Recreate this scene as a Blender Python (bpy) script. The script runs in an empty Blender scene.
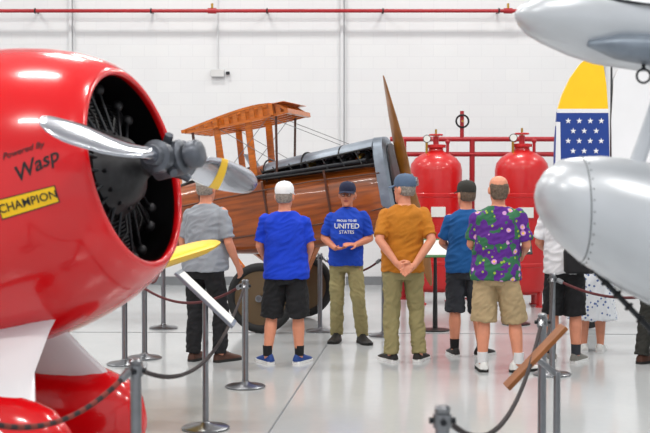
import bpy, math, random, time
from mathutils import Vector as V, Matrix, noise, Euler
from mathutils.bvhtree import BVHTree
random.seed(7)
pi=math.pi
S=bpy.context.scene
S.view_settings.view_transform='Standard'
S.view_settings.look='None'
S.view_settings.exposure=0.0

# ---------------------------------------------------------------- materials
def lin(c):
    o=[]
    for x in c:
        x=x/255.0
        o.append(x/12.92 if x<=0.04045 else ((x+0.055)/1.055)**2.4)
    return o
_m={}
def newmat(name):
    m=bpy.data.materials.new(name); m.use_nodes=True
    nt=m.node_tree; b=nt.nodes['Principled BSDF']
    return m,nt,b
def mixn(nt,fac,a,b):
    n=nt.nodes.new('ShaderNodeMix'); n.data_type='RGBA'
    for k,v in ((0,fac),(6,a),(7,b)):
        if hasattr(v,'links') or hasattr(v,'is_linked'): nt.links.new(v,n.inputs[k])
        elif k==0: n.inputs[0].default_value=v
        else: n.inputs[k].default_value=(*v[:3],1)
    return n.outputs[2]
def tex(nt,kind,scale,coord=None,**kw):
    n=nt.nodes.new('ShaderNodeTex'+kind)
    if 'Scale' in n.inputs: n.inputs['Scale'].default_value=scale
    for k,v in kw.items(): n.inputs[k].default_value=v
    if coord is not None: nt.links.new(coord,n.inputs['Vector'])
    return n
def math_(nt,op,a,b=0.0,c=None):
    n=nt.nodes.new('ShaderNodeMath'); n.operation=op
    for i,v in enumerate((a,b,c)):
        if v is None: continue
        if hasattr(v,'is_linked'): nt.links.new(v,n.inputs[i])
        else: n.inputs[i].default_value=v
    return n.outputs[0]
def objco(nt): return nt.nodes.new('ShaderNodeTexCoord').outputs['Object']
def mat(name,c,r=.5,m=0.0,var=.06,sc=6,bump=0.0,bsc=60,coat=0.0,aniso=None):
    if name in _m: return _m[name]
    M,nt,b=newmat(name); co=objco(nt)
    l=lin(c)
    if aniso:
        mp=nt.nodes.new('ShaderNodeMapping'); mp.inputs['Scale'].default_value=aniso
        nt.links.new(co,mp.inputs[0]); co2=mp.outputs[0]
    else: co2=co
    n=tex(nt,'Noise',sc,co2,Detail=4.0)
    rr=nt.nodes.new('ShaderNodeMapRange'); rr.inputs[1].default_value=.3; rr.inputs[2].default_value=.7
    nt.links.new(n.outputs['Fac'],rr.inputs[0])
    col=mixn(nt,rr.outputs[0],[x*(1-var) for x in l],[min(1,x*(1+var)) for x in l])
    nt.links.new(col,b.inputs['Base Color'])
    b.inputs['Roughness'].default_value=r; b.inputs['Metallic'].default_value=m
    b.inputs['Coat Weight'].default_value=coat
    b.inputs['Coat Roughness'].default_value=.05
    if bump>0:
        n2=tex(nt,'Noise',bsc,co,Detail=3.0)
        bp=nt.nodes.new('ShaderNodeBump'); bp.inputs['Strength'].default_value=bump; bp.inputs['Distance'].default_value=.01
        nt.links.new(n2.outputs['Fac'],bp.inputs['Height']); nt.links.new(bp.outputs[0],b.inputs['Normal'])
    _m[name]=M; return M

RED=mat('red_gloss_paint',(216,5,16),.2,0,.03,3,coat=.5)
WHITE=mat('white_gloss_paint',(232,233,236),.3,0,.02,3,coat=.3)
YEL=mat('yellow_paint',(250,200,6),.35,0,.03)
BLACK=mat('black_paint',(14,14,16),.4)
DARK=mat('dark_metal',(40,42,46),.4,.6,.2,14)
HUBM=mat('hub_grey',(96,100,108),.4,.7,.2,14)
ENG=mat('engine_grey',(52,52,54),.45,.6,.25,20)
STEEL=mat('brushed_steel',(134,136,140),.28,1,.08,20)
CHROME=mat('polished_aluminium',(210,213,222),.14,1,.03,8)
ALU=mat('aluminium_panel',(132,142,154),.42,.55,.18,8)
SILVER=mat('silver_dope',(200,204,209),.34,.4,.05,4,coat=.2)
RUB=mat('rubber',(25,25,26),.75,0,.1,10)
WOOD=mat('varnished_plywood',(142,70,20),.3,0,.42,4,coat=.35,aniso=(.5,4,6))
WOODL=mat('spruce_wood',(188,100,22),.35,0,.3,7,coat=.3,aniso=(1,6,6))
WOODD=mat('dark_wood',(74,36,16),.4,0,.25,6,coat=.2)
TANK=mat('tank_red',(196,18,22),.35,0,.06,4,coat=.3)
ROPE=mat('rope_black',(40,30,32),.8,0,.2,40)
BRASS=mat('brass',(190,150,70),.3,1)
LEATHER=mat('leather',(34,28,26),.6,0,.2)
SKIN=mat('skin',(214,142,112),.5,0,.08,12)
SKIN2=mat('skin_tan',(196,122,92),.5,0,.08,12)
LIP=mat('lips',(165,82,74),.5)
EYEW=mat('eye_white',(225,222,218),.3)
EYED=mat('iris',(45,35,30),.3)
HAIRG=mat('hair_grey',(138,130,122),.8,0,.35,60,bump=.6,bsc=120)
HAIRD=mat('hair_dark',(60,46,36),.8,0,.3,60,bump=.6,bsc=120)
HAIRB=mat('hair_brown_grey',(100,84,70),.8,0,.35,60,bump=.6,bsc=120)
PAPER=mat('paper',(228,230,226),.6)

def cloth(n,c,var=.07): return mat('cloth_'+n,c,.88,0,var,9,bump=.25,bsc=220)

# ---------------------------------------------------------------- mesh builder
def basis(d):
    d=V(d).normalized()
    u=V((0,0,1)) if abs(d.z)<.9 else V((1,0,0))
    a=u.cross(d).normalized(); b=d.cross(a).normalized()
    return d,a,b
class MB:
    def __init__(s): s.v=[];s.f=[];s.m=[];s.mats=[];s.T=Matrix.Identity(4)
    def mi(s,m):
        if m not in s.mats: s.mats.append(m)
        return s.mats.index(m)
    def add(s,vs,fs,m):
        o=len(s.v); k=s.mi(m)
        s.v+= [s.T@V(p) for p in vs]
        for f in fs: s.f.append([i+o for i in f]); s.m.append(k)
    def loft(s,rings,m,cap=True,closed=True):
        n=len(rings[0]); vs=[p for r in rings for p in r]; fs=[]
        for i in range(len(rings)-1):
            for j in range(n if closed else n-1):
                k=(j+1)%n
                fs.append([i*n+j,i*n+k,(i+1)*n+k,(i+1)*n+j])
        if cap and closed:
            fs.append(list(range(n))[::-1]); fs.append([(len(rings)-1)*n+j for j in range(n)])
        s.add(vs,fs,m)
    def lathe(s,prof,org,axis,m,n=24,cap=True):
        d,a,b=basis(axis); org=V(org)
        s.loft([[org+d*h+(a*math.cos(2*pi*j/n)+b*math.sin(2*pi*j/n))*max(r,1e-4) for j in range(n)] for h,r in prof],m,cap)
    def cyl(s,p0,p1,r0,m,r1=None,n=12):
        p0=V(p0);p1=V(p1); L=(p1-p0).length
        s.lathe([(0,r0),(L,r0 if r1 is None else r1)],p0,p1-p0,m,n)
    def cap(s,p0,p1,r0,r1,m,n=14):
        p0=V(p0);p1=V(p1); L=(p1-p0).length; pr=[]
        for i in range(5):
            t=-pi/2+i*pi/8+.02; pr.append((r0*math.sin(t),r0*math.cos(t)))
        for i in range(5):
            t=i*pi/8 if i<4 else pi/2-.02; pr.append((L+r1*math.sin(t),r1*math.cos(t)))
        s.lathe(pr,p0,p1-p0,m,n)
    def tube(s,pts,r,m,n=8,cap=True):
        pts=[V(p) for p in pts]; rings=[]
        _,a,b=basis(pts[1]-pts[0])
        for i,p in enumerate(pts):
            t=(pts[min(i+1,len(pts)-1)]-pts[max(i-1,0)]).normalized()
            a=(a-t*a.dot(t)).normalized(); b=t.cross(a)
            rr=r[i] if isinstance(r,(list,tuple)) else r
            rings.append([p+(a*math.cos(2*pi*j/n)+b*math.sin(2*pi*j/n))*rr for j in range(n)])
        s.loft(rings,m,cap)
    def box(s,c,sz,m,R=None):
        c=V(c); R=R or Matrix.Identity(3)
        vs=[c+R@V((x*sz[0]/2,y*sz[1]/2,z*sz[2]/2)) for x in(-1,1) for y in(-1,1) for z in(-1,1)]
        s.add(vs,[[0,1,3,2],[4,6,7,5],[0,4,5,1],[2,3,7,6],[0,2,6,4],[1,5,7,3]],m)
    def beam(s,p0,p1,w,h,m,up=(0,0,1)):
        p0=V(p0);p1=V(p1); d=(p1-p0).normalized(); a=d.cross(V(up))
        if a.length<1e-3: a=d.cross(V((1,0,0)))
        a.normalize(); b=a.cross(d).normalized()
        s.loft([[p+a*x*w/2+b*y*h/2 for x,y in((-1,-1),(1,-1),(1,1),(-1,1))] for p in(p0,p1)],m)
    def ball(s,c,r,m,sc=(1,1,1),n=14,R=None):
        c=V(c); rings=[]; R=R or Matrix.Identity(3); k=9
        for i in range(k+1):
            t=-pi/2+.03+(pi-.06)*i/k
            rings.append([c+R@V((r*sc[0]*math.cos(t)*math.cos(2*pi*j/n),r*sc[1]*math.cos(t)*math.sin(2*pi*j/n),r*sc[2]*math.sin(t))) for j in range(n)])
        s.loft(rings,m)
    def torus(s,c,axis,R,r,m,n=28,k=10):
        d,a,b=basis(axis); c=V(c); rings=[]
        for i in range(n+1):
            t=2*pi*i/n; e=a*math.cos(t)+b*math.sin(t)
            rings.append([c+e*(R+r*math.cos(2*pi*j/k))+d*r*math.sin(2*pi*j/k) for j in range(k)])
        s.loft(rings,m,False)
    def mesh(s,name):
        me=bpy.data.meshes.new(name); me.from_pydata([tuple(p) for p in s.v],[],s.f)
        for m in s.mats: me.materials.append(m)
        me.polygons.foreach_set('material_index',s.m); me.update()
        return me
    def obj(s,name,parent=None,ang=35,bevel=0,loc=None):
        me=s.mesh(name)
        import bmesh
        bm=bmesh.new(); bm.from_mesh(me); bmesh.ops.recalc_face_normals(bm,faces=bm.faces); bm.to_mesh(me); bm.free()
        me.polygons.foreach_set('use_smooth',[True]*len(me.polygons)); me.set_sharp_from_angle(angle=math.radians(ang))
        ob=bpy.data.objects.new(name,me); LINK.append(ob)
        if parent: ob.parent=parent
        if loc: ob.location=loc
        if bevel:
            b=ob.modifiers.new('bevel','BEVEL'); b.width=bevel; b.segments=2; b.limit_method='ANGLE'
        return ob
LINK=[]
def empty(name,loc=(0,0,0),rot=(0,0,0),sc=1):
    e=bpy.data.objects.new(name,None); LINK.append(e)
    e.location=loc; e.rotation_euler=rot; e.scale=(sc,sc,sc); e.empty_display_size=.2
    return e
def solid(name,mb,voxel,parent,sm=3,wr=0,ws=(7,7,12),seed=0):
    me=mb.mesh(name); ob=bpy.data.objects.new(name,me); S.collection.objects.link(ob)
    r=ob.modifiers.new('r','REMESH'); r.mode='VOXEL'; r.voxel_size=voxel; r.use_smooth_shade=True
    if sm:
        q=ob.modifiers.new('s','SMOOTH'); q.factor=.5; q.iterations=sm
    dg=bpy.context.evaluated_depsgraph_get()
    m2=bpy.data.meshes.new_from_object(ob.evaluated_get(dg)); ob.modifiers.clear(); ob.data=m2
    S.collection.objects.unlink(ob); LINK.append(ob)
    if len(m2.materials)==0: m2.materials.append(mb.mats[0])
    if wr:
        ox,oy,oz=seed*3.1,seed*1.7,seed
        n=len(m2.vertices); co=[0.0]*(3*n); no=[0.0]*(3*n)
        m2.vertices.foreach_get('co',co); m2.vertices.foreach_get('normal',no)
        nz=noise.noise
        for i in range(n):
            x,y,z=co[3*i],co[3*i+1],co[3*i+2]
            qx,qy,qz=x*ws[0]+z*2+ox,y*ws[1]+oy,z*ws[2]+x*3+oz
            d=(nz((qx,qy,qz))+.7*(1-2*abs(nz((qx*2.0,qy*2.0,qz*2.0))))-.3)*wr
            co[3*i]=x+no[3*i]*d; co[3*i+1]=y+no[3*i+1]*d; co[3*i+2]=z+no[3*i+2]*d
        m2.vertices.foreach_set('co',co); m2.update()
    m2.polygons.foreach_set('use_smooth',[True]*len(m2.polygons))
    if parent: ob.parent=parent
    return ob
def text2d(txt,size,shear=0):
    c=bpy.data.curves.new('t','FONT'); c.body=txt; c.size=size; c.align_x='CENTER'; c.align_y='CENTER'; c.shear=shear; c.offset=size*.012; c.resolution_u=3
    o=bpy.data.objects.new('t',c); S.collection.objects.link(o); dg=bpy.context.evaluated_depsgraph_get()
    me=bpy.data.meshes.new_from_object(o.evaluated_get(dg))
    r=([(v.co.x,v.co.y) for v in me.vertices],[list(p.vertices) for p in me.polygons])
    bpy.data.objects.remove(o); bpy.data.curves.remove(c); bpy.data.meshes.remove(me); return r

# ---------------------------------------------------------------- people
def ering(z,cy,rx,ry,n=28,p=2.3,cx=0):
    o=[]
    for j in range(n):
        t=2*pi*j/n; c=math.cos(t); s=math.sin(t)
        o.append(V((cx+rx*math.copysign(abs(c)**(2/p),c),cy+ry*math.copysign(abs(s)**(2/p),s),z)))
    return o
def hand(b,W,d,n,a,curl,m):
    W=V(W); d=V(d).normalized(); n=V(n); n=(n-d*n.dot(d)).normalized()
    a_=d.cross(n); a=a_ if a_.dot(V(a))>0 else -a_
    rings=[]
    for t,w,h in((-.01,.026,.022),(.02,.032,.02),(.05,.04,.018),(.08,.041,.015),(.092,.036,.011)):
        rings.append([W+d*t+a*w*math.cos(2*pi*j/14)+n*h*math.sin(2*pi*j/14) for j in range(14)])
    b.loft(rings,m)
    for off,L in((.033,.072),(.0112,.082),(-.0112,.076),(-.033,.06)):
        p=W+d*.08+a*off; ang=curl*.5; dd=d+a*off*2.2
        for k,(fl,r0,r1) in enumerate(((.45,.0095,.009),(.3,.009,.0086),(.25,.0086,.0078))):
            e=(dd.normalized()*math.cos(ang)+n*math.sin(ang)); q=p+e*L*fl
            b.cap(p,q,r0,r1,m,10); p=q; ang+=curl
    p=W+d*.02+a*.03
    e=(d*.65+a*.75+n*.25).normalized(); q=p+e*.04; b.cap(p-e*.02,q,.013,.011,m,10)
    e=(d*.9+a*.4+n*(.2+curl*.4)).normalized(); q2=q+e*.035; b.cap(q,q2,.011,.0095,m,10)
    e=(d*.95+a*.1+n*(.25+curl*.5)).normalized(); b.cap(q2,q2+e*.025,.0095,.0085,m,10)
def shoe(bu,bs,x,y,ang,mu,ms):
    T=Matrix.Translation((x,y,0))@Matrix.Rotation(ang,4,'Z')@Matrix.Scale(1.12,4)
    for b in(bu,bs): b.T=T
    pr=[(.085,.02,.03),(.075,.033,.075),(.05,.038,.10),(.01,.04,.115),(-.04,.043,.09),(-.09,.05,.066),(-.14,.052,.052),(-.18,.044,.042),(-.2,.025,.03)]
    rings=[]
    for yy,w,h in pr:
        rings.append([V((w*math.cos(t),yy,.018+max(0,h-.018)*max(0,math.sin(t))**.8 if math.sin(t)>0 else .018)) for t in [2*pi*j/18 for j in range(18)]])
    bu.loft(rings,mu)
    out=[(w*1.06,yy) for yy,w,h in pr]+[(-w*1.06,yy) for yy,w,h in pr[::-1]]
    bs.loft([[V((p[0],p[1],z)) for p in out] for z in(0,.006,.024)],ms)
    for k in range(4): bs.beam((-.022,-.03-.022*k,.092-.011*k),(.022,-.035-.022*k,.092-.011*k),.005,.004,ms)
    for b in(bu,bs): b.T=Matrix.Identity(4)

def lerp(a,b,t): return V(a).lerp(V(b),t)
HANG=((.25,.03,1.15),(.26,-.05,.90))
def person(name,x,y,yaw,H,w=1.0,belly=0.0,shirt=None,pants=None,long=True,shoes=None,sole=None,sock=None,cap=None,hair=HAIRG,bald=False,
           skin=SKIN,arms=None,hands=None,feet=((.11,0,.15),(-.11,0,-.15)),turn=0,nod=0,sleeve=.85,hem=.86,dress=False,shortlen=.42,seed=1,glasses=False,untuck=True,hip=0.0,prints=None):
    # hip: sideways weight shift of pelvis (contrapposto); upper body follows half of it
    k=H/1.765
    P=empty(name,(x,y,0),(0,0,math.radians(yaw)),k)
    arms=arms or (HANG,tuple((-q[0],q[1],q[2]) for q in HANG))
    def sx(z): return hip*(1.0 if z<=1.0 else max(.3,1-.7*(z-1.0)/.4))
    HS=V((hip*.3,0,0))
    Th=Matrix.Translation((hip*.3,0,1.5))@Matrix.Rotation(math.radians(turn),4,'Z')@Matrix.Rotation(math.radians(nod),4,'X')@Matrix.Scale(1.07,4)@Matrix.Translation((0,0,-1.5))
    T=[(.80,0.01,.12,.09),(.86,.01,.155,.108),(.94,.012,.158,.115),(1.02,.004,.15,.11),(1.1,-.004,.148,.112),(1.2,-.004,.153,.115),(1.3,0,.163,.12),(1.38,.004,.166,.112),(1.43,.008,.145,.09),(1.47,.01,.1,.07),(1.5,.01,.062,.058)]
    def bel(z): return belly*math.exp(-((z-1.06)/.15)**2)
    b=MB()
    b.loft([ering(z,cy-bel(z)*.5,rx*w+bel(z)*.3,ry*w+bel(z)*.5,cx=sx(z)) for z,cy,rx,ry in T],skin)
    b.cap(V((0,.012,1.44))+HS,V((0,0,1.57))+HS,.064,.058,skin)
    sh=.166*w
    A=[]
    for sd,(el,wr) in ((1,arms[0]),(-1,arms[1])):
        s0=V((sh*sd,.005,1.405-sd*hip*.35))+HS; el=V(el)+HS; wr=V(wr)+HS; A.append((s0,el,wr))
        b.cap(s0,lerp(s0,el,.5),.055,.049,skin); b.cap(lerp(s0,el,.5),el,.049,.041,skin)
        b.cap(el,lerp(el,wr,.3),.041,.043,skin); b.cap(lerp(el,wr,.3),wr,.043,.028,skin)
        hd=hands[0 if sd>0 else 1] if hands else None
        d=(wr-el).normalized()
        if hd: hand(b,wr,hd[0],hd[1],hd[2],hd[3],skin)
        else: hand(b,wr,d,(-sd,0,0),(0,-1,0),.35,skin)
    Lg=[]
    for sd,(fx,fy,an) in ((1,feet[0]),(-1,feet[1])):
        hp=V((.088*sd*w+hip,.01,.88)); an_=V((fx,fy+.04,.09)); relax=.05 if hip*sd<0 else 0.0
        kn=V(((hp.x*.45+fx*.55),(fy+.04)*.5-.02-relax,.49)); Lg.append((sd,hp,kn,an_))
        b.cap(hp,kn,.086*w,.056,skin); b.cap(kn,lerp(kn,an_,.35),.054,.062,skin); b.cap(lerp(kn,an_,.35),an_,.062,.038,skin)
        b.cap(an_,an_+V((0,-.02,-.03)),.036,.035,skin)
    b.T=Th
    HR=[(1.512,-.058,.022,.022),(1.522,-.05,.038,.038),(1.54,-.036,.05,.056),(1.565,-.022,.06,.07),(1.6,-.01,.068,.087),(1.64,0,.075,.095),(1.68,.003,.077,.098),(1.71,.005,.07,.089),(1.732,.006,.055,.068),(1.745,.006,.033,.04),(1.75,.006,.012,.015)]
    b.loft([ering(z,cy,rx,ry,24,2.1) for z,cy,rx,ry in HR],skin)
    b.cap((0,-.09,1.655),(0,-.108,1.612),.009,.014,skin,10); b.ball((.011,-.1,1.608),.01,skin); b.ball((-.011,-.1,1.608),.01,skin)
    b.ball((0,-.082,1.655),.02,skin,(2.2,.8,.45)); b.ball((0,-.085,1.53),.02,skin,(1,.7,.8))
    for sd in(1,-1): b.ball((.081*sd,.012,1.628),.032,skin,(.45,.65,1.05))
    solid('body',b,.0068,P,1)
    f=MB(); f.T=Th
    for sd in(1,-1):
        f.ball((.03*sd,-.088,1.637),.0105,EYEW,(1.2,.7,.8)); f.ball((.03*sd,-.0955,1.637),.0052,EYED,(1,.5,1))
        f.tube([(.014*sd,-.099,1.657),(.03*sd,-.0985,1.662),(.046*sd,-.09,1.657)],.0035,hair,6)
    f.tube([(-.024,-.087,1.574),(-.01,-.098,1.577),(.01,-.098,1.577),(.024,-.087,1.574)],.0045,LIP,6)
    f.tube([(-.02,-.087,1.569),(0,-.098,1.568),(.02,-.087,1.569)],.0045,LIP,6)
    if glasses:
        for sd in(1,-1): f.torus((.031*sd,-.107,1.637),(0,1,0),.02,.002,BLACK); f.tube([(.05*sd,-.104,1.64),(.08*sd,-.03,1.642),(.082*sd,.02,1.638)],.002,BLACK,6)
    f.obj('face',P)
    h=MB(); h.T=Th
    if bald: lv=[(1.555,.04,.05,.052),(1.575,.03,.066,.062),(1.61,.022,.0745,.08),(1.64,.02,.081,.084),(1.67,.022,.08,.082),(1.69,.03,.07,.062)]
    elif cap: lv=[(1.575,.04,.05,.05),(1.59,.028,.068,.067),(1.61,.02,.077,.084),(1.65,.018,.082,.088),(1.69,.012,.082,.094)]
    else: lv=[(1.55,.04,.05,.05),(1.575,.028,.068,.067),(1.61,.02,.077,.084),(1.65,.018,.083,.09),(1.69,.008,.084,.1),(1.72,.006,.077,.097),(1.745,.008,.058,.073),(1.76,.01,.02,.03)]
    h.loft([ering(z,cy,rx,ry,22,2.1) for z,cy,rx,ry in lv],hair)
    solid('hair',h,.007,P,1,.004,(36,36,30))
    if cap:
        c=MB(); c.T=Th
        c.loft([ering(z,cy,rx,ry,26,2.05) for z,cy,rx,ry in((1.66,.008,.084,.102),(1.69,.008,.088,.107),(1.72,.008,.085,.103),(1.748,.008,.073,.089),(1.768,.008,.05,.062),(1.776,.008,.02,.025))],cap)
        c.ball((0,.008,1.777),.009,cap,(1,1,.5))
        out=[];N=15
        for i in range(N):
            t=-1.15+2.3*i/(N-1); out.append((math.sin(t)*.086,.008-math.cos(t)*.104,1.675))
        o2=[]
        for i in range(N):
            t=-1.15+2.3*i/(N-1); o2.append((math.sin(t)*.088,.008-.03-math.cos(t)*.15,1.664-.01*abs(math.sin(t))*1.5))
        rings=[[V(p) for p in out],[V(p) for p in o2],[V(p)-V((0,0,.006)) for p in o2],[V(p)-V((0,0,.006)) for p in out]]
        c.loft([[rings[r][i] for r in range(4)] for i in range(N)],cap)
        c.obj('cap',P)
    s=MB(); hw=.182*w
    top=[(hem,.008-bel(1.06)*.35,hw+belly*.28,.145*w+belly*.42),(hem+.06,.008-bel(1.06)*.4,hw+belly*.3,.147*w+belly*.46)] if untuck else []
    s.loft([ering(z,cy,rx,ry,cx=sx(z)) for z,cy,rx,ry in top]+[ering(z,cy-bel(z)*.5,(rx+.017)*w+bel(z)*.3,(ry+.02)*w+bel(z)*.5,cx=sx(z)) for z,cy,rx,ry in [
        (.98,.005,.165,.124),(1.06,.0,.160,.12),(1.15,-.002,.155,.12),(1.25,0,.16,.122),(1.33,0,.166,.122),(1.39,.004,.168,.112),(1.435,.008,.146,.088),(1.475,.01,.1,.066),(1.497,.01,.064,.058)]],shirt)
    for s0,el,wr in A:
        s0=s0-V((0,0,.007)); e=lerp(s0,el,sleeve)
        s.cap(s0,lerp(s0,el,sleeve*.5),.068,.065,shirt); s.cyl(lerp(s0,el,sleeve*.4),e,.064,shirt,.067,18)
    so=solid('shirt',s,.009,P,2,.015,(5,5,9),seed)
    if prints:
        me=so.data; bv=BVHTree.FromPolygons([v.co.copy() for v in me.vertices],[tuple(p.vertices) for p in me.polygons])
        pb=MB()
        for txt,size,zc in prints:
            vs,fc=text2d(txt,size)
            q=[]
            for u,v in vs:
                # text reads left-to-right for a viewer in front: viewer's right = person's left (+X)
                hit=bv.ray_cast(V((u+HS.x,-1,zc+v)),V((0,1,0)))
                q.append(hit[0]+V((0,-.006,0)) if hit[0] else V((u,-.15,zc+v)))
            pb.add(q,fc,PAPER)
        pb.obj('shirt_lettering',P)
    col=MB(); col.torus(V((0,.008,1.497))+HS,(0,.12,1),.064,.008,shirt,20,8); col.obj('collar',P)
    t=MB()
    if dress:
        t.loft([ering(z,0,rx,ry,36) for z,rx,ry in((.36,.27,.25),(.55,.24,.22),(.75,.215,.185),(.9,.19,.15),(1.0,.165,.13))],pants)
        solid('skirt',t,.012,P,2,.02,(14,14,2),seed)
    else:
        t.loft([ering(z,cy-bel(z)*.3,(rx)*w+bel(z)*.15,(ry)*w+bel(z)*.3,cx=hip) for z,cy,rx,ry in((.79,.012,.13,.1),(.85,.014,.163,.118),(.92,.012,.155,.112),(.98,.006,.14,.1))],pants)
        for sd,hp,kn,an_ in Lg:
            if long:
                t.cap(hp,kn,.094*w,.077,pants,18); t.cyl(kn,an_+V((0,0,-.01)),.077,pants,.069,18)
                t.cap(kn,lerp(kn,an_,.3),.077,.074,pants)
            else:
                hp=hp-V((0,0,.02)); d=(kn-hp); L=(.87-shortlen)/max(.01,(.87-.49))
                t.cap(hp,lerp(hp,kn,.5),.094*w,.098*w,pants,18); t.cyl(lerp(hp,kn,.4),hp+d*min(L,1.1),.098*w,pants,.102*w,20)
        solid('trousers' if long else 'shorts',t,.009,P,2,.012,(8,8,10),seed+5)
    bu=MB();bs=MB()
    for fx,fy,an in feet: shoe(bu,bs,fx,fy,an,shoes,sole)
    if sock:
        for fx,fy,an in feet: bu.cyl((fx,fy+.035,.08),(fx,fy+.033,.18),.044,sock,.048,16)
    bu.obj('shoes',P); bs.obj('shoe_soles',P)
    return P

M,nt,b=newmat('cloth_floral_purple'); co=objco(nt)
ns=tex(nt,'Noise',10,co,Detail=2.0)
v1=tex(nt,'Voronoi',10,co); v2=tex(nt,'Voronoi',17,co)
leaf=math_(nt,'GREATER_THAN',ns.outputs['Fac'],.53)
base=mixn(nt,leaf,lin((86,30,132)),lin((44,104,70)))
f2=math_(nt,'LESS_THAN',v2.outputs['Distance'],.2); c2=mixn(nt,f2,base,lin((150,180,60)))
f1=math_(nt,'LESS_THAN',v1.outputs['Distance'],.25); c3=mixn(nt,f1,c2,lin((205,150,205)))
f0=math_(nt,'LESS_THAN',v1.outputs['Distance'],.13); c4=mixn(nt,f0,c3,lin((240,200,50)))
nt.links.new(c4,b.inputs['Base Color']); b.inputs['Roughness'].default_value=.85
FLORAL=M
M,nt,b=newmat('cloth_dress_print'); co=objco(nt)
v=tex(nt,'Voronoi',22,co); k=math_(nt,'LESS_THAN',v.outputs['Distance'],.28)
c=mixn(nt,k,lin((222,226,232)),lin((80,105,160)))
nt.links.new(c,b.inputs['Base Color']); b.inputs['Roughness'].default_value=.85
DRESS=M

GREY=cloth('grey',(146,152,160)); BLK=cloth('black',(20,20,24)); ROY=cloth('royal_blue',(4,58,196)); KH=cloth('khaki',(146,136,94)); KH2=cloth('khaki_tan',(172,150,114))
BLUEP=cloth('blue',(8,62,176))
OCH=cloth('ochre',(184,114,22)); BL2=cloth('steel_blue',(14,84,148)); CH=cloth('charcoal',(46,49,56)); WH=cloth('white',(228,228,232)); NAVY=cloth('navy',(24,30,58))
CAPG=cloth('cap_grey',(172,172,166)); CAPW=cloth('cap_white',(232,234,236)); CAPB=cloth('cap_blue_grey',(80,100,126)); CAPD=cloth('cap_dark',(46,46,42))
SB=mat('shoe_black',(26,24,24),.5); SBR=mat('shoe_brown',(75,42,28),.5); SBL=mat('shoe_blue',(20,60,130),.6); SWH=mat('shoe_white',(222,222,220),.5); SW=mat('sole_white',(225,225,225),.6); SK=mat('sock_white',(220,220,222),.8); SG=mat('shoe_grey',(120,118,112),.6); SOB=mat('sole_black',(25,25,25),.7)

def sym(e,w): return ((e,w),((-e[0],e[1],e[2]),(-w[0],w[1],w[2])))
person('standing_man',-1.12,11.4,148,1.77,w=1.14,belly=.06,shirt=GREY,pants=BLK,shoes=SBR,sole=SOB,cap=CAPG,arms=(((.26,.03,1.14),(.275,-.04,.9)),((-.26,0,1.14),(-.26,-.14,.92))),feet=((.13,.02,.15),(-.13,-.06,-.2)),seed=1,turn=10,hip=.03)
person('standing_man',-.385,11.27,176,1.69,w=1.13,belly=.06,shirt=ROY,pants=BLK,long=False,shoes=SBL,sole=SW,sock=BLK,cap=CAPW,arms=sym((.25,-.02,1.16),(.20,-.2,1.0)),feet=((.16,0,.5),(-.15,-.03,-.35)),seed=2,hem=.84,shortlen=.46,hip=-.02,turn=-8)
person('tour_guide',.245,12.75,-4,1.69,w=1.03,belly=.02,shirt=BLUEP,pants=KH,shoes=SB,sole=SOB,cap=NAVY,skin=SKIN2,
  arms=(((.25,.02,1.16),(.10,-.21,1.10)),((-.26,.03,1.16),(-.12,-.22,1.06))),
  hands=(((-.75,-.6,.1),(-.3,.2,-1),(0,-1,.3),.25),((.8,-.5,.05),(0,0,1),(0,-1,.2),.3)),feet=((.16,-.04,.4),(-.13,.05,-.2)),seed=3,turn=-6,glasses=True,hip=-.025,
  prints=(('PROUD TO BE',.034,1.36),('UNITED',.078,1.30),('STATES',.05,1.235)))
person('standing_man',.76,11.4,180,1.76,w=1.08,belly=.03,shirt=OCH,pants=KH,shoes=SB,sole=SW,cap=CAPB,skin=SKIN,
  arms=(((.245,.13,1.17),(.085,.225,.95)),((-.25,.13,1.17),(-.075,.245,.93))),
  hands=(((-.85,.12,-.5),(0,1,0),(0,.3,1),.35),((.85,.1,-.5),(0,1,0),(0,.3,1),.45)),feet=((.13,0,.4),(-.14,-.03,-.4)),seed=4,turn=45,hip=.02)
person('standing_man',1.39,11.75,172,1.70,w=1.0,belly=.02,shirt=BL2,pants=CH,long=False,shoes=SB,sole=SW,sock=BLK,cap=CAPD,hair=HAIRB,arms=sym((.24,-.03,1.16),(.18,-.24,1.08)),feet=((.12,0,.25),(-.15,-.02,-.55)),seed=5,shortlen=.45,turn=30,hip=.025)
person('standing_man',1.57,10.8,164,1.76,w=1.12,belly=.07,shirt=FLORAL,pants=KH2,long=False,shoes=SWH,sole=SOB,sock=SK,bald=True,hair=HAIRB,arms=sym((.25,-.02,1.15),(.20,-.23,1.06)),feet=((.14,.02,.25),(-.18,-.02,-.8)),seed=6,turn=22,hem=.83,shortlen=.45,hip=.03)
person('standing_man',2.28,11.4,160,1.74,w=1.05,belly=.04,shirt=WH,pants=BLK,long=False,shoes=SG,sole=SW,sock=CH,cap=CAPD,arms=sym((.25,-.02,1.15),(.20,-.22,1.05)),feet=((.12,0,.2),(-.12,.02,-.2)),seed=7,shortlen=.44)
person('standing_woman',2.70,12.1,170,1.62,w=.9,shirt=DRESS,pants=DRESS,dress=True,shoes=SWH,sole=SW,hair=HAIRD,feet=((.09,0,.1),(-.09,0,-.1)),seed=8,untuck=False)
person('standing_man',3.12,11.2,120,1.76,w=1.05,shirt=CH,pants=CAPD,shoes=SBR,sole=SOB,feet=((.12,.05,.1),(-.12,-.05,-.1)),seed=9)
b=MB(); b.loft([ering(z,0,rx,ry,20,4) for z,rx,ry in((0,.12,.05),(.02,.14,.065),(.2,.145,.07),(.24,.13,.05),(.25,.1,.03))],BLK)
b.tube([(-.1,0,.24),(-.14,-.12,.45),(-.18,-.14,.6),(-.05,-.2,.66),(.08,-.14,.6),(.1,0,.24)],.012,BLK)
b.obj('shoulder_bag',loc=(2.36,11.12,.86))

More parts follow.
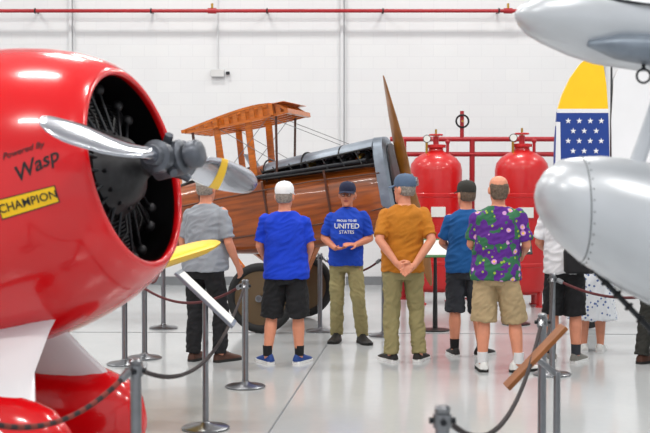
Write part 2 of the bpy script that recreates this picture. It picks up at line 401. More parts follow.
# ---------------------------------------------------------------- room
def roomplane(name,c,sz,m):
    b=MB(); b.box((0,0,0),sz,m); return b.obj(name,loc=c)
M,nt,b=newmat('floor_epoxy'); co=objco(nt)
n=tex(nt,'Noise',.6,co,Detail=5.0); n2=tex(nt,'Noise',14,co,Detail=4.0)
c1=mixn(nt,n.outputs['Fac'],lin((176,180,182)),lin((197,199,200)))
c2=mixn(nt,math_(nt,'MULTIPLY',n2.outputs['Fac'],.14),c1,lin((140,146,150)))
nt.links.new(c2,b.inputs['Base Color'])
r=math_(nt,'MULTIPLY_ADD',n.outputs['Fac'],.15,.07); nt.links.new(r,b.inputs['Roughness'])
FLOOR=M
roomplane('floor',(0,8,-.05),(24,24.4,.1),FLOOR)
M,nt,b=newmat('painted_block_wall'); co=objco(nt)
mp=nt.nodes.new('ShaderNodeMapping'); mp.inputs['Rotation'].default_value=(pi/2,0,0); nt.links.new(co,mp.inputs[0])
br=nt.nodes.new('ShaderNodeTexBrick'); br.inputs['Scale'].default_value=1; br.inputs['Brick Width'].default_value=.4; br.inputs['Row Height'].default_value=.2; br.inputs['Mortar Size'].default_value=.006
nt.links.new(mp.outputs[0],br.inputs['Vector'])
br.inputs['Color1'].default_value=(*lin((225,227,229)),1); br.inputs['Color2'].default_value=(*lin((222,224,227)),1); br.inputs['Mortar'].default_value=(*lin((218,220,223)),1)
n=tex(nt,'Noise',1.3,co,Detail=5.0)
c=mixn(nt,math_(nt,'MULTIPLY',n.outputs['Fac'],.25),br.outputs['Color'],lin((200,200,202)))
nt.links.new(c,b.inputs['Base Color']); b.inputs['Roughness'].default_value=.7
bp=nt.nodes.new('ShaderNodeBump'); bp.inputs['Strength'].default_value=.05; bp.inputs['Distance'].default_value=.01; bp.invert=True
nt.links.new(br.outputs['Fac'],bp.inputs['Height']); nt.links.new(bp.outputs[0],b.inputs['Normal'])
WALL=M
WALLP=mat('painted_wall_plain',(214,217,220),.7,0,.03,2)
roomplane('wall_back',(0,20.1,4),(24.4,.2,8),WALL)
roomplane('wall_left',(-12.1,8,4),(.2,24.4,8),WALLP)
roomplane('wall_right',(12.1,8,4),(.2,24.4,8),WALLP)
roomplane('ceiling',(0,8,8.05),(24.4,24.4,.1),mat('ceiling_paint',(210,212,214),.8))
roomplane('baseboard_back',(0,19.98,.07),(24,.03,.14),mat('baseboard_grey',(120,124,128),.6))
i=1
WALLC=mat('column_paint',(212,214,217),.6,0,.03,2)
for X in (-4.22,.28,4.6):
    b=MB(); b.box((0,0,0),(.05,.05,7.98),WALLC); b.box((.06,.0,0),(.015,.03,7.98),WALLC)
    b.obj('trim_%d'%i,loc=(X,19.97,4)); i+=1
JT=mat('joint_dark',(110,114,118),.6)
b=MB(); b.beam((.1,13.5,.0015),(-.62,5.5,.0015),.012,.003,JT); b.obj('trim_4')
b=MB(); b.beam((-11,13.9,.0015),(11,13.2,.0015),.012,.003,JT); b.obj('trim_5')

b=MB(); PIPE=mat('pipe_red',(165,26,36),.4,0,.1)
b.cyl((-11.8,19.75,4.52),(11.8,19.75,4.52),.03,PIPE,n=12)
for X in range(-11,12,2):
    b.torus((X*.95,19.75,4.52),(1,0,0),.035,.012,DARK); b.box((X*.95,19.87,4.52),(.03,.22,.03),DARK)
for X in (-1.85,3.0):
    b.lathe([(-.07,.045),(.07,.045)],(X,19.75,4.52),(1,0,0),PIPE); b.cyl((X,19.75,4.52),(X,19.75,4.64),.02,BRASS)
b.obj('sprinkler_pipe')
b=MB(); b.box((0,0,0),(.22,.07,.12),mat('box_grey',(205,206,206),.5)); b.box((.17,0,.0),(.06,.05,.05),DARK); b.cyl((0,.01,.06),(0,.01,2.9),.012,WALLC)
b.obj('wall_junction_box',loc=(-1.78,19.95,3.52),bevel=.006)

HOUS=mat('lamp_housing',(230,230,230),.5)
for X in (-7,-2.3,2.3,7):
    for Y in (2,7.5,13,17.5):
        b=MB(); b.box((0,0,.06),(1.5,.5,.08),HOUS); b.box((-.6,0,.2),(.02,.02,.3),STEEL); b.box((.6,0,.2),(.02,.02,.3),STEEL)
        o=b.obj('ceiling_lamp',loc=(X,Y,7.6))
        l=bpy.data.lights.new('lamp_light','AREA'); l.shape='RECTANGLE'; l.size=1.4; l.size_y=.42; l.energy=152 if Y<15 else 112; l.color=(1,.975,.93)
        lo=bpy.data.objects.new('lamp_light',l); LINK.append(lo); lo.parent=o
w=bpy.data.worlds.new('World'); S.world=w; w.use_nodes=True
w.node_tree.nodes['Background'].inputs[0].default_value=(.95,.97,1,1)
w.node_tree.nodes['Background'].inputs[1].default_value=.85

# ---------------------------------------------------------------- stanchions, ropes, signs
def stanchion(x,y,h=.9,name='rope_stanchion'):
    b=MB(); b.lathe([(0,.165),(.012,.168),(.022,.15),(.035,.06),(.05,.03),(.06,.026),(h-.08,.026),(h-.08,.034),(h-.03,.034),(h-.03,.026),(h-.01,.03),(h,.02)],(0,0,0),(0,0,1),STEEL,24)
    for a in range(4):
        d=V((math.cos(a*pi/2),math.sin(a*pi/2),0)); b.cyl(V((0,0,h-.055))+d*.03,V((0,0,h-.055))+d*.048,.012,DARK)
    return b.obj(name,loc=(x,y,0))
P={}
for k,(px,d) in {'a':(135,5.45),'b':(245,9.95),'c':(124,11.2),'d':(144,11.6),'e':(163,14.0),'f':(320,13.7),'g':(553,10.6),'h':(543,7.36),'i':(443,4.3),'j':(-60,4.5),'k':(690,9.8),'n':(384,13.3)}.items():
    x=(px-325)*d/1200; P[k]=(x,d)
    stanchion(x,d)
def rope(a,c,sag,m=ROPE,stripe=None,z=.845,r=.012):
    p0=V((*P[a],z)); p1=V((*P[c],z)); dd=(p1-p0).normalized(); p0+=dd*.05; p1-=dd*.05
    N=28; pts=[]
    for i in range(N+1):
        t=i/N; q=p0.lerp(p1,t); q.z-=sag*4*t*(1-t); pts.append(q)
    b=MB(); b.tube(pts,r,m,8)
    if stripe:
        for i in range(0,N,2): b.tube(pts[i:i+2],r*1.06,stripe,8)
    b.lathe([(0,.02),(.05,.02),(.06,.012)],p0,pts[1]-pts[0],STEEL,10); b.lathe([(0,.02),(.05,.02),(.06,.012)],p1,pts[-2]-pts[-1],STEEL,10)
    b.obj('barrier_rope')
RR=mat('rope_maroon',(84,32,36),.8,0,.2,40)
rope('a','b',.28); rope('a','j',.15,m=ROPE,stripe=mat('rope_red_brown',(120,44,34),.7)); rope('b','c',.2,m=RR); rope('d','e',.2,m=RR); rope('c','d',.03)
rope('f','n',.15,m=RR); rope('i','h',.30); rope('g','h',.28); rope('g','k',.12,m=RR)

def lectern(name,x,y,p0,p1,dep,m,h,thick=.02,paper=True):
    b=MB(); b.lathe([(0,.165),(.012,.168),(.022,.15),(.035,.05),(.05,.022),(h,.02)],(0,0,0),(0,0,1),STEEL,24)
    p0=V(p0);p1=V(p1); d=(p1-p0).normalized(); nn=V((0,1,0)).cross(d)
    if nn.z<0: nn=-nn
    c=(p0+p1)/2; L=(p1-p0).length
    R=Matrix((d,V((0,1,0)),-nn)).transposed()
    b.box(c,(L,dep,thick),m,R)
    if paper: b.box(c+nn*(thick/2+.002),(L*.9,dep*.9,.004),PAPER,R)
    b.cyl((0,0,h-.02),c,.018,STEEL)
    return b.obj(name,loc=(x,y,0),bevel=.003)
lectern('information_sign_stand',-.826,8.26,(-.19,0,1.09),(.2,0,.72),.32,ALU,.88)
lectern('information_sign_stand',1.33,6.85,(-.29,0,.53),(.04,0,.88),.16,mat('oak_board',(140,84,38),.5,0,.2,8),.62,.025,False)
def easel(x,y,fr):
    b=MB(); b.lathe([(0,.17),(.015,.17),(.03,.03),(.9,.018)],(0,0,0),(0,0,1),BLACK,20)
    R=Matrix.Rotation(math.radians(50),3,'X')
    b.box((0,0,.95),(.36,.26,.02),fr,R); b.box(V((0,0,.95))+R@V((0,0,.012)),(.31,.21,.006),PAPER,R)
    b.obj('information_placard_stand',loc=(x,y,0),bevel=.003)
easel(1.27,13.8,mat('frame_green',(60,110,60),.5)); easel(2.3,14.4,BLACK)

# ---------------------------------------------------------------- red fire-suppression tanks
def tank(x,y):
    b=MB(); r=.37
    b.lathe([(.16,.1),(.17,.26),(.22,.345),(.28,r),(.55,r),(.56,r+.008),(.6,r+.008),(.61,r),(1.5,r),(1.51,r+.008),(1.55,r+.008),(1.56,r),(1.88,r),(1.97,.35),(2.05,.29),(2.11,.2),(2.15,.11),(2.19,.1),(2.2,.14),(2.24,.14),(2.245,.08)],(0,0,0),(0,0,1),TANK,36)
    for a in range(4):
        t=a*pi/2+pi/4; e=V((math.cos(t),math.sin(t),0)); b.beam(e*.3+V((0,0,.0)),e*.31+V((0,0,.4)),.06,.05,TANK,up=tuple(e))
        b.box(e*.3+V((0,0,.01)),(.12,.12,.02),TANK)
    b.cyl((0,0,2.24),(0,0,2.36),.04,PIPE); b.torus((0,0,2.38),(0,0,1),.09,.012,TANK); b.cyl((-.09,0,2.38),(.09,0,2.38),.008,TANK); b.cyl((0,0,2.3),(0,0,2.46),.015,BRASS)
    b.cyl((-.14,-.1,2.08),(-.14,-.1,2.3),.018,BRASS); b.lathe([(0,.055),(.03,.055)],(-.14,-.12,2.32),(0,-1,0),BLACK,18); b.lathe([(.03,.047),(.032,.047)],(-.14,-.12,2.32),(0,-1,0),PAPER,18)
    b.cyl((.16,-.05,2.08),(.16,-.05,2.26),.022,PIPE); b.ball((.16,-.05,2.28),.035,PIPE)
    b.lathe([(0,.1),(.02,.1),(.02,.07),(.03,.07)],(0,-r-.0,1.0),(0,-1,0),TANK,20)
    b.box((0,-r-.004,1.3),(.2,.02,.14),PAPER)
    b.obj('fire_suppression_tank',loc=(x,y,0))
tank(1.57,17.0); tank(2.72,16.6)
b=MB()
for z in (2.12,2.34): b.cyl((.95,17.55,z),(4.0,17.55,z),.035,PIPE)
for X in(1.15,2.15,3.5): b.cyl((X,17.55,0),(X,17.55,2.34),.04,PIPE); b.torus((X,17.55,2.12),(0,0,1),.045,.015,PIPE); b.lathe([(0,.1),(.02,.1)],(X,17.55,0),(0,0,1),PIPE)
b.cyl((2.0,17.55,2.34),(2.0,17.55,2.75),.03,PIPE); b.torus((2.0,17.5,2.6),(0,1,0),.09,.014,DARK); b.cyl((2.0,17.55,2.6),(2.0,17.45,2.6),.015,BRASS)
for X in(1.57,2.72): b.cyl((X,17.2,2.31),(X,17.55,2.34),.03,PIPE)
b.obj('fire_pipe_manifold')

# ---------------------------------------------------------------- red racing aircraft
RO=(-1.01,6.4,1.78)
racer=empty('racing_airplane',RO,(0,-math.radians(12),-math.radians(17)))
outer=[(.008,.512),(.012,.525),(0,.548),(-.05,.595),(-.12,.638),(-.22,.688),(-.35,.735),(-.5,.775),(-.65,.802),(-.8,.82),(-.95,.828),(-1.1,.83)]
b=MB(); b.lathe([(-.5,.0),(-.5,.60),(-.3,.6),(-.1,.55),(-.03,.515),(0,.505)]+outer,(0,0,0),(1,0,0),RED,72,False)
b.obj('engine_cowl',racer,60)
b=MB(); b.lathe([(-.49,.59),(-.485,.0)],(0,0,0),(1,0,0),BLACK,40,False); b.lathe([(-.46,.597),(-.3,.595),(-.09,.542),(-.03,.512)],(0,0,0),(1,0,0),BLACK,60,False)
b.obj('firewall',racer)
b=MB(); b.lathe([(-1.105,.80),(-1.11,.824),(-1.5,.82),(-2.0,.76),(-2.6,.64),(-3.2,.48),(-3.8,.3),(-4.3,.15),(-4.6,.04)],(0,0,0),(1,0,0),RED,64)
b.loft([[V((x,math.cos(t)*w,z+math.sin(t)*h)) for t in [2*pi*j/20 for j in range(20)]] for x,w,h,z in((-2.7,.05,.05,.6),(-2.9,.2,.22,.6),(-3.3,.22,.28,.5),(-3.8,.1,.2,.35),(-4.3,.03,.1,.2))],WHITE)
b.loft([[V((-3.7,-.04,.25)),V((-3.7,.04,.25)),V((-4.65,.02,.05)),V((-4.65,-.02,.05))],[V((-4.1,-.02,1.0)),V((-4.1,.02,1.0)),V((-4.7,.01,1.0)),V((-4.7,-.01,1.0))]],WHITE)
b.obj('fuselage',racer)
prof=outer[2:]
acc=[0]
for i in range(1,len(prof)): acc.append(acc[-1]+math.dist(prof[i],prof[i-1]))
def cowlpt(s,th,off):
    s=max(0,min(acc[-1]-1e-4,s))
    for i in range(1,len(acc)):
        if s<=acc[i]: break
    t=(s-acc[i-1])/(acc[i]-acc[i-1]); x=prof[i-1][0]+(prof[i][0]-prof[i-1][0])*t; r=prof[i-1][1]+(prof[i][1]-prof[i-1][1])*t
    dx=prof[i][0]-prof[i-1][0]; dr=prof[i][1]-prof[i-1][1]; L=math.hypot(dx,dr); nx,nr=dr/L,-dx/L
    x+=nx*off; r+=nr*off
    return V((x,-r*math.cos(th),r*math.sin(th)))
def on_cowl(b,pts2,faces,m,s0,th0,rot,off):
    vs=[]
    for u,v in pts2:
        uu=u*math.cos(rot)-v*math.sin(rot); vv=u*math.sin(rot)+v*math.cos(rot)
        vs.append(cowlpt(s0-uu,th0+vv/.68,off))
    b.add(vs,faces,m)
def patch(w,h,nx=14,ny=5):
    return [(-w/2+w*i/nx,-h/2+h*j/ny) for j in range(ny+1) for i in range(nx+1)],[[j*(nx+1)+i,j*(nx+1)+i+1,(j+1)*(nx+1)+i+1,(j+1)*(nx+1)+i] for j in range(ny) for i in range(nx)]
b=MB()
on_cowl(b,*patch(.29,.09),BLACK,.31,-.17,.02,.003)
on_cowl(b,*patch(.28,.08),YEL,.31,-.17,.02,.005)
on_cowl(b,*text2d('CHAMPION',.055),BLACK,.31,-.17,.02,.008)
on_cowl(b,*text2d('Wasp',.10,.4),BLACK,.24,.07,.35,.004)
on_cowl(b,*text2d('Powered By',.042,.4),BLACK,.29,.19,.2,.004)
b.obj('cowl_markings',racer,60)
b=MB()
b.torus((-.93,0,0),(1,0,0),.829,.003,mat('seam_dark_red',(90,6,10),.5),72,6)
for i in range(20):
    t=2*pi*i/20; b.ball((-.9,.829*math.cos(t),.829*math.sin(t)),.009,STEEL,n=8)
b.obj('cowl_fasteners',racer)
b=MB()
b.lathe([(-.42,.25),(-.12,.24),(-.08,.2),(-.02,.17),(.02,.1),(.06,.06),(.12,.05)],(0,0,0),(1,0,0),ENG,30)
for i in range(9):
    t=2*pi*i/9+.15; e=V((0,math.cos(t),math.sin(t))); pr=[(.2,.075)]
    for k in range(13): h=.23+k*.02; pr+=[(h,.062),(h,.092),(h+.009,.092),(h+.009,.062)]
    pr+=[(.49,.07),(.52,.05)]
    b.lathe(pr,(-.26,0,0),e,ENG,16)
    s=V((0,-e.z,e.y))
    for sg in(1,-1): b.cyl(V((-.1,0,0))+e*.17+s*.03*sg,V((-.16,0,0))+e*.46+s*.06*sg,.009,DARK); b.ball(V((-.16,0,0))+e*.47+s*.06*sg,.032,ENG)
    b.tube([V((-.12,0,0))+e*.2+s*.1,V((-.12,0,0))+e*.3+s*.12,V((-.18,0,0))+e*.4+s*.1],.007,BLACK,6)
for i in range(12):
    t=2*pi*i/12; b.cyl((-.1,.2*math.cos(t),.2*math.sin(t)),(-.07,.2*math.cos(t),.2*math.sin(t)),.012,DARK,n=6)
b.obj('radial_engine',racer)
b=MB()
HX=.2
b.lathe([(.08,.055),(.12,.06),(.12,.095),(.28,.095),(.3,.07),(.3,.055),(.325,.055),(.325,.075),(.37,.075),(.39,.06),(.395,.03)],(0,0,0),(1,0,0),HUBM,24)
for t in (.6,2.1,3.8,5.3):
    b.cyl((.2,.06*math.cos(t),.06*math.sin(t)),(.26,.14*math.cos(t),.14*math.sin(t)),.03,HUBM,.022)
ph=math.radians(6)
def blade(b,th,stripe):
    e=V((0,math.cos(th),math.sin(th))); c=V((0,-e.z,e.y)); rings=[]
    b.lathe([(.05,.07),(.1,.072),(.11,.085),(.17,.085),(.18,.06),(.22,.05)],(HX,0,0),e,HUBM,20)
    st=[(.17,.045,.045,0),(.24,.05,.036,.9),(.32,.07,.03,.95),(.45,.085,.022,.8),(.60,.092,.017,.65),(.72,.092,.013,.54),(.82,.09,.012,.47),(.98,.083,.01,.42),(1.08,.077,.009,.4),(1.14,.07,.008,.38),(1.20,.055,.007,.36),(1.25,.035,.005,.35),(1.27,.012,.003,.35)]
    for r,w,h,tw in st:
        d=c*math.cos(tw)+V((1,0,0))*math.sin(tw); nn=e.cross(d)
        rings.append([V((HX,0,0))+e*r+d*w*math.cos(2*pi*j/20)+nn*h*math.sin(2*pi*j/20) for j in range(20)])
    b.loft(rings,CHROME)
    if stripe:
        rr=[[p+(p-(V((HX,0,0))+e*st[i][0])).normalized()*.0015 for p in rings[i]] for i in range(4,6)]
        b.loft(rr,YEL,False)
blade(b,pi-ph,False); blade(b,-ph,True)
b.obj('propeller',racer,50)
b=MB()
def airf(x0,ch,y,z,th):
    o=[]
    for i in range(24):
        t=2*pi*i/24; u=(1-math.cos(t))/2; yy=math.sin(t)*(1-u)**.5*.6*th+math.sin(t)*.15*th
        o.append(V((x0-u*ch,y,z+yy)))
    return o
b.loft([airf(x0,ch,y,z,th) for y,x0,ch,z,th in((.45,-1.0,1.5,-.62,.16),(1.2,-.98,1.4,-.54,.14),(2.2,-.86,1.2,-.46,.12),(2.7,-.76,.95,-.42,.10),(2.95,-.80,.6,-.39,.08),(3.06,-.98,.25,-.37,.03))],YEL)
b.loft([airf(x0,ch,-y,z,th) for y,x0,ch,z,th in((.45,-1.5,1.2,-.62,.16),(1.2,-1.6,1.1,-.55,.14),(2.0,-1.8,.9,-.5,.1),(2.4,-2.0,.5,-.48,.05))],YEL)
b.obj('wings',racer)
b=MB()
RIi=(Matrix.Translation(RO)@Euler((0,-math.radians(12),-math.radians(17))).to_matrix().to_4x4()).inverted()
def pant(cx,cy,sg,yaw=-17):
    b.T=RIi@Matrix.Translation((cx,cy,0))@Matrix.Rotation(math.radians(yaw),4,'Z')
    secs=[(.52,.03,.05,.37),(.48,.1,.16,.37),(.4,.16,.25,.36),(.25,.2,.315,.35),(.05,.21,.335,.35),(-.2,.195,.32,.36)]
    secs2=[(-.2,.195,.32,.36),(-.45,.15,.25,.38),(-.7,.1,.16,.40),(-.9,.04,.08,.42),(-1.0,.01,.02,.43)]
    def rg(x,w,h,z): return [V((x,w*math.cos(t),max(.12,z+h*math.sin(t)))) for t in [2*pi*j/28 for j in range(28)]]
    b.loft([rg(*q) for q in secs],RED); b.loft([rg(*q) for q in secs2],RED)
    b.lathe([(-.07,.2),(-.07,.26),(-.04,.29),(.04,.29),(.07,.26),(.07,.2)],(.05,0,.29),(0,1,0),RUB,32)
    b.loft([[V((x0+ c*math.cos(t),y0+q*math.sin(t),z)) for t in [2*pi*j/20 for j in range(20)]] for x0,y0,z,c,q in((.10,-.12*sg,.42,.34,.12),(.04,-.04*sg,.58,.30,.12),(-.02,.14*sg,.76,.25,.08),(-.08,.38*sg,.94,.26,.07),(-.1,.58*sg,1.15,.30,.07))],WHITE)
    b.T=Matrix.Identity(4)
pant(-1.70,5.85,1); pant(-1.50,6.80,-.85)
b.obj('landing_gear',racer)

# ---------------------------------------------------------------- silver aircraft at right
b=MB()
def body(secs,m,y0=5.0,n=36,fl=1.0,slant=0):
    b.loft([[V((x,y0+slant*(x-.8)+r*fl*math.cos(2*pi*j/n),z+r*math.sin(2*pi*j/n))) for j in range(n)] for x,z,r in secs],m)
low=[(.873,1.64,.012),(.885,1.64,.06),(.917,1.635,.115),(.98,1.62,.177),(1.0625,1.59,.219),(1.146,1.5625,.25),(1.25,1.525,.279),(1.354,1.4875,.296),(1.6,1.43,.33),(2.2,1.36,.36),(3.2,1.36,.35),(4.4,1.45,.2),(5.0,1.52,.04)]
body(low,SILVER)
up=[(.803,2.41,.01),(.82,2.405,.04),(.86,2.40,.075),(.917,2.40,.108),(1.03,2.392,.15),(1.146,2.385,.18),(1.354,2.372,.2),(2,2.38,.22),(3,2.4,.22),(4.2,2.42,.15),(4.6,2.42,.03)]
body(up,SILVER,5.1,fl=1.2)
SEAM=mat('seam_grey',(110,114,118),.5,.3)
for x,z,r in((1.0625,1.59,.219),(1.354,1.4875,.296)): b.torus((x,5,z),(1,0,0),r+.0005,.0025,SEAM,48,6)
for i in range(30):
    t=2*pi*i/30; b.ball((1.075,5+.222*math.cos(t),1.585+.224*math.sin(t)),.004,SEAM,n=6)
b.loft([[V((x,4.95+.0*x-w*math.cos(2*pi*j/16),z+h*math.sin(2*pi*j/16))) for j in range(16)] for x,z,w,h in((1.08,2.27,.02,.01),(1.2,2.26,.12,.05),(1.5,2.23,.16,.08),(2.2,2.24,.16,.08))],ALU)
b.tube([(1.12,4.93,2.48),(1.15,4.9,2.45),(1.3,4.86,2.42),(1.5,4.86,2.40)],.006,DARK,6)
b.loft([[V((x,5.0+.015*math.cos(t),z)) + V((.035*math.sin(t),0,0)) for t in [2*pi*j/14 for j in range(14)]] for x,z in((1.27,1.70),(1.46,2.25))],SILVER)
b.loft([[V((x,5.0+.015*math.cos(t),z)) + V((.035*math.sin(t),0,0)) for t in [2*pi*j/14 for j in range(14)]] for x,z in((2.4,1.68),(2.0,2.25))],SILVER)
b.torus((1.31,4.95,2.14),(0,1,0),.028,.005,DARK); b.cyl((1.31,4.95,2.165),(1.31,4.95,2.22),.008,DARK)
b.cyl((1.10,5.0,1.36),(1.5,5.05,.95),.012,DARK); b.cyl((1.5,5.05,.95),(1.95,5.05,.32),.03,DARK)
for k in range(8): b.torus(V((1.12,5.0,1.34)).lerp(V((1.48,5.05,.97)),k/7),(.4,0,-.41),.016,.006,RUB,14,6)
b.cyl((2.2,5.0,1.1),(1.95,5.05,.32),.035,SILVER)
b.lathe([(-.07,.15),(-.07,.26),(-.04,.3),(.04,.3),(.07,.26),(.07,.15)],(1.95,5.05,.3),(0,1,0),RUB,30); b.lathe([(-.06,.16),(.06,.16)],(1.95,5.05,.3),(0,1,0),ALU,24)
b.cyl((4.2,5,1.4),(4.3,5,.15),.03,SILVER); b.lathe([(-.04,.08),(-.04,.13),(0,.15),(.04,.13),(.04,.08)],(4.3,5,.15),(0,1,0),RUB,20)
b.obj('silver_airplane',None,45)

# ---------------------------------------------------------------- tail of yellow-blue-white aircraft
BLUEF=mat('rudder_blue',(12,56,138),.4,0,.05)
s=86.0; D=14.0
def tp(px,py): return ((px-325)/s, 1.7-(py-183)/s)
b=MB()
def plate(poly,y,th,m):
    b.loft([[V((*[tp(*p)[0]],yy,tp(*p)[1])) for p in poly] for yy in(y-th/2,y+th/2)],m)
yl=[(557,112),(562,95),(570,78),(580,64),(590,56),(598,57),(603,66),(606,85),(608,112)]
plate(yl,D,.07,YEL); plate([(554,178),(555,140),(557,112),(608,112),(609,140),(610,178)],D,.07,BLUEF)
plate([(557,113),(557,109),(608,109),(608,113)],D,.074,WHITE)
plate([(556,132),(556,122),(560,122),(561,178),(555,178)],D,.076,WHITE)
def star(px,py,r):
    x,z=tp(px,py); vs=[]
    for k in range(10):
        a=pi/2+k*pi/5; q=r if k%2==0 else r*.4; vs.append(V((x+q*math.cos(a),D-.039,z+q*math.sin(a))))
    vs2=[v+V((0,.006,0)) for v in vs]; b.loft([vs,vs2],WHITE)
for j,py in enumerate((121,131,141,151,161)):
    for px in ((568,579,590,601) if j%2==0 else (573,584,596)): star(px,py,.036)
plate([(612,178),(611,120),(613,80),(622,60),(640,52),(690,70),(760,130),(800,178)],D,.09,WHITE)
plate([(611,178),(611,60),(612,60),(613,178)],D,.05,DARK)
b.loft([[V((x,D+w*math.cos(2*pi*j/24),z+h*math.sin(2*pi*j/24))) for j in range(24)] for x,z,w,h in((2.7,1.62,.04,.14),(3.3,1.55,.15,.24),(4.5,1.5,.3,.38),(6.5,1.5,.45,.5),(7.8,1.5,.4,.45))],WHITE)
b.box((3.7,D,1.62),(.9,2.6,.06),WHITE)
b.cyl((3.2,D,1.4),(3.1,D,.2),.03,STEEL); b.lathe([(-.04,.08),(-.04,.14),(0,.16),(.04,.14),(.04,.08)],(3.1,D,.16),(0,1,0),RUB,20)
for yy in(-.9,.9): b.cyl((6.9,D+yy*.4,1.2),(7.0,D+yy,.35),.04,STEEL); b.lathe([(-.08,.15),(-.08,.3),(0,.35),(.08,.3),(.08,.15)],(7.0,D+yy,.35),(0,1,0),RUB,24)
b.obj('yellow_tailed_airplane',None,30)

# ---------------------------------------------------------------- wooden biplane
ya=math.radians(15); pa=math.radians(10)
BL=(.85,14.0,1.68)
bi=empty('wooden_biplane',BL,(0,-pa,-ya))
def fs(x,w,zt,zb,n=32):
    o=[]; zc=(zt+zb)/2; h=(zt-zb)/2
    for j in range(n):
        t=2*pi*j/n; c=math.cos(t); q=math.sin(t)
        p=5.0 if q<0 else 3.2
        o.append(V((x,w*math.copysign(abs(c)**(2/p),c),zc+h*math.copysign(abs(q)**(2/p),q))))
    return o
b=MB()
b.loft([fs(*q) for q in((-.1,.33,.24,-.42),(-.3,.37,.27,-.52),(-.9,.4,.3,-.57),(-1.5,.42,.34,-.55))],WOOD)
b.loft([fs(*q) for q in((-1.5,.42,.52,-.55),(-1.75,.42,.5,-.53),(-2.4,.4,.46,-.42),(-3.0,.37,.42,-.32),(-4.2,.3,.36,-.16),(-5.6,.2,.3,-.02),(-7.0,.07,.24,.08))],WOOD)
for z in(.2,-.3):
    b.tube([(-.12,-.345,z*.8),(-.9,-.412,z),(-1.5,-.43,z),(-2.4,-.41,z*.95),(-3.2,-.37,z*.85),(-4.5,-.29,z*.6+.05)],.008,WOODD,6)
for x in(-.75,-1.5,-2.3,-3.1): b.beam((x,-.425 if x<-.8 and x>-2.2 else -.405,.3),(x,-.425 if x<-.8 and x>-2.2 else -.405,-.42),.025,.01,WOODD,up=(0,1,0))
b.obj('fuselage',bi,40)
b=MB(); b.loft([[V((-6.0,-.02,.28)),V((-6.0,.02,.28)),V((-7.3,.02,.15)),V((-7.3,-.02,.15))],[V((-6.8,-.01,1.1)),V((-6.8,.01,1.1)),V((-7.5,.01,1.1)),V((-7.5,-.01,1.1))]],WOODL)
b.box((-6.7,0,.27),(.9,3.0,.05),WOODL)
b.cyl((-6.5,0,.05),(-6.75,0,(0-(1.68+-6.75*math.sin(pa)))/math.cos(pa)+.03),.03,WOODD)
b.obj('tail',bi)
b=MB()
b.loft([fs(x,w,zt,zb) for x,w,zt,zb in((-.02,.3,.52,-.36),(-.05,.34,.58,-.42),(-.16,.345,.59,-.43))],ALU)
b.loft([fs(x,w,zt,zb) for x,w,zt,zb in((.0,.27,.49,-.32),(-.03,.27,.49,-.32))],DARK)
N=14
for x0,x1,z0,z1 in((-.16,-.55,.585,.57),(-.57,-1.0,.57,.555),(-1.02,-1.5,.555,.53)):
    o=[];
    for x,z in((x0,z0),(x1,z1)):
        ri=[]
        for j in range(N+1):
            t=math.radians(22+136*j/N); ri.append(V((x,.38*math.cos(t),z-.2+.2*math.sin(t))))
        for j in range(N,-1,-1):
            t=math.radians(22+136*j/N); ri.append(V((x,.37*math.cos(t),z-.2+.188*math.sin(t))))
        o.append(ri)
    b.loft(o,ALU)
for sg in(1,-1):
    b.tube([(-.16,.355*sg,.46),(-1.5,.36*sg,.41)],.014,BLACK,8)
    b.tube([(-.16,.35*sg,.27),(-1.5,.41*sg,.33)],.012,BLACK,8)
    for x in(-.3,-.5,-.7,-.9,-1.1,-1.3,-1.45): b.cyl((x,.37*sg,.29),(x-.06,.36*sg,.45),.008,BLACK)
    for x in(-.56,-1.01,-1.48): b.tube([(x,.385*math.cos(t),.36+.205*math.sin(t)) for t in [math.radians(10+160*q/12) for q in range(13)]],.010,BLACK,6)
b.box((-.8,0,.28),(1.2,.3,.14),DARK)
for i in range(6):
    for sg in(1,-1):
        x=-.3-.2*i; b.lathe([(0,.075),(.06,.075),(.06,.062),(.08,.062),(.08,.075),(.14,.07),(.15,.05),(.17,.05)],(x,.08*sg,.3),(0,.45*sg,1),ENG,14)
        b.tube([(x,.17*sg,.4),(x-.02,.27*sg,.4),(x-.05,.31*sg,.36)],.028,BRASS if i%3==0 else DARK,8)
b.tube([(-.25,-.33,.33),(-.8,-.35,.34),(-1.5,-.4,.36),(-1.8,-.47,.34)],.028,DARK,10)
b.obj('engine_bay',bi,40)
b=MB()
for x in(-1.98,-2.75):
    pts=[]
    for j in range(25):
        t=2*pi*j/24; pts.append((x+.27*math.cos(t),.24*math.sin(t),.50-abs(math.sin(t))**2*.06-(.03 if x<-2.5 else 0)))
    b.tube(pts,.03,LEATHER,8)
    b.lathe([(0,.2),(.005,.2)],(x,0,.46 if x>-2.5 else .43),(0,0,1),BLACK,20)
    b.ball((x-.22,0,.56),.1,LEATHER,(.5,1.6,1.2))
    b.loft([[V((x+.3,-.2,.5)),V((x+.31,-.2,.5)),V((x+.31,.2,.5)),V((x+.3,.2,.5))],[V((x+.22,-.15,.68)),V((x+.23,-.15,.68)),V((x+.23,.15,.68)),V((x+.22,.15,.68))]],ALU)
b.torus((-2.75,0,.62),(1,0,.2),.2,.02,WOODL); b.beam((-2.75,-.2,.62),(-2.75,.2,.62),.03,.03,WOODL)
b.obj('cockpit',bi)
b=MB(); x1,x0=-1.05,-2.34; zc=1.06; HS=.42
def af(u): return .12*math.sin(pi*min(1,u**.55))*1.0, -.02*math.sin(pi*u)
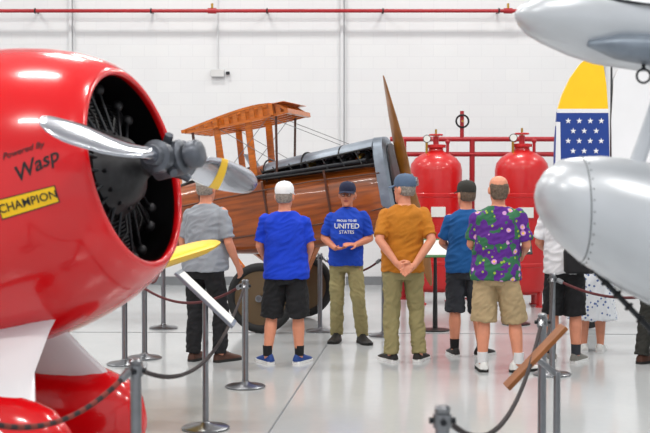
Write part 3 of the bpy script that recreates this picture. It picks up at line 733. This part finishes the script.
for y in(-HS,-HS/2,0,HS/2,HS):
    us=[i/12 for i in range(13)]
    tp_=[V((x1-(x1-x0)*u,y,zc+af(u)[0])) for u in us]; bt=[V((x1-(x1-x0)*u,y,zc+af(u)[1]-.02)) for u in us]
    for i in range(12): b.beam(tp_[i],tp_[i+1],.035,.03,WOODL); b.beam(bt[i],bt[i+1],.035,.03,WOODL)
    for i in range(1,12): b.beam(tp_[i],bt[i],.016,.055,WOODL,up=(1,0,0))
for u,h in((.0,.055),(.14,.13),(.68,.11),(1.0,.04)):
    x=x1-(x1-x0)*u; z=zc+(af(u)[0]+af(u)[1]-.02)/2; b.box((x,0,z),(.045,2*HS+.12,h),WOODL)
b.box((x1-.12,0,zc+.105),(.22,2*HS+.1,.006),WOODL)
for sg in(1,-1):
    for xb,xt,wd,m in((-1.32,-1.2,.03,WOODD),(-1.6,-1.55,.09,WOODL),(-1.98,-1.95,.085,WOODL),(-2.3,-2.25,.035,WOODD)):
        b.loft([[V((x+wd/2*math.cos(t),y+.016*math.sin(t),z)) for t in [2*pi*j/12 for j in range(12)]] for x,y,z in((xb,.36*sg,.36),(xt,.4*sg,1.05))],m)
    for a,c in(((-1.3,-.0,.5),(-1.95,0,1.03)),((-1.95,0,.45),(-1.3,0,1.03)),((-1.3,0,1.03),(-.5,0,.55))):
        b.cyl((a[0],.4*sg,a[2]),(c[0],.4*sg,c[2]),.004,STEEL,n=6)
b.obj('upper_wing_frame',bi,30)
b=MB()
PW=mat('prop_wood',(140,88,28),.35,0,.25,7,coat=.4)
for sg in(1,-1):
    e=V((0,-.28,.96)).normalized()*sg; c=V((0,-e.z,e.y)); rings=[]
    for r,w,h,tw in((0,.07,.06,1.2),(.12,.07,.055,1.1),(.3,.09,.04,.95),(.5,.11,.028,.75),(.8,.11,.02,.6),(1.0,.095,.014,.5),(1.19,.065,.01,.45),(1.29,.02,.006,.42)):
        d=c*math.cos(tw)+V((1,0,0))*math.sin(tw); nn=e.cross(d)
        rings.append([V((.12,0,0))+e*r+d*w*math.cos(2*pi*j/18)+nn*h*math.sin(2*pi*j/18) for j in range(18)])
    b.loft(rings,PW)
b.lathe([(-.05,.06),(.05,.06),(.05,.1),(.19,.1),(.2,.06),(.24,.05)],(0,0,0),(1,0,0),STEEL,20)
b.obj('propeller',bi,50)
b=MB()
AX=-1.6
def lz(x,zw): return (zw-1.68-x*math.sin(pa))/math.cos(pa)
za=lz(AX,.40)
for sg in(1,-1):
    b.beam((-1.15,.36*sg,-.5),(AX,.72*sg,za),.07,.035,WOODL); b.beam((-2.05,.36*sg,-.45),(AX,.72*sg,za),.07,.035,WOODL)
    W=V((AX,.86*sg,za))
    b.torus(W,(0,1,0),.35,.05,RUB,40,12); b.lathe([(-.05,.05),(-.02,.31),(.02,.31),(.05,.05)],W,(0,1,0),mat('wheel_disc',(90,70,44),.6),30); b.lathe([(-.09,.04),(.09,.04)],W,(0,1,0),STEEL,14)
b.cyl((AX,-.95,za),(AX,.95,za),.025,STEEL); b.beam((AX-.06,-.7,za),(AX-.06,.7,za),.1,.05,WOODL)
b.cyl((-1.15,-.36,-.5),(AX,.72,za),.005,STEEL,n=6); b.cyl((-1.15,.36,-.5),(AX,-.72,za),.005,STEEL,n=6)
b.obj('landing_gear',bi)

# ---------------------------------------------------------------- camera
cam=bpy.data.cameras.new('camera'); co=bpy.data.objects.new('camera',cam); LINK.append(co)
cam.sensor_width=36; cam.lens=66.46; cam.clip_start=.05
cam.dof.use_dof=True; cam.dof.focus_distance=11.6; cam.dof.aperture_fstop=3.6
co.location=(0,0,1.7); co.rotation_euler=(pi/2-math.atan(33.5/1200),0,0)
for o in LINK: S.collection.objects.link(o)
S.camera=co
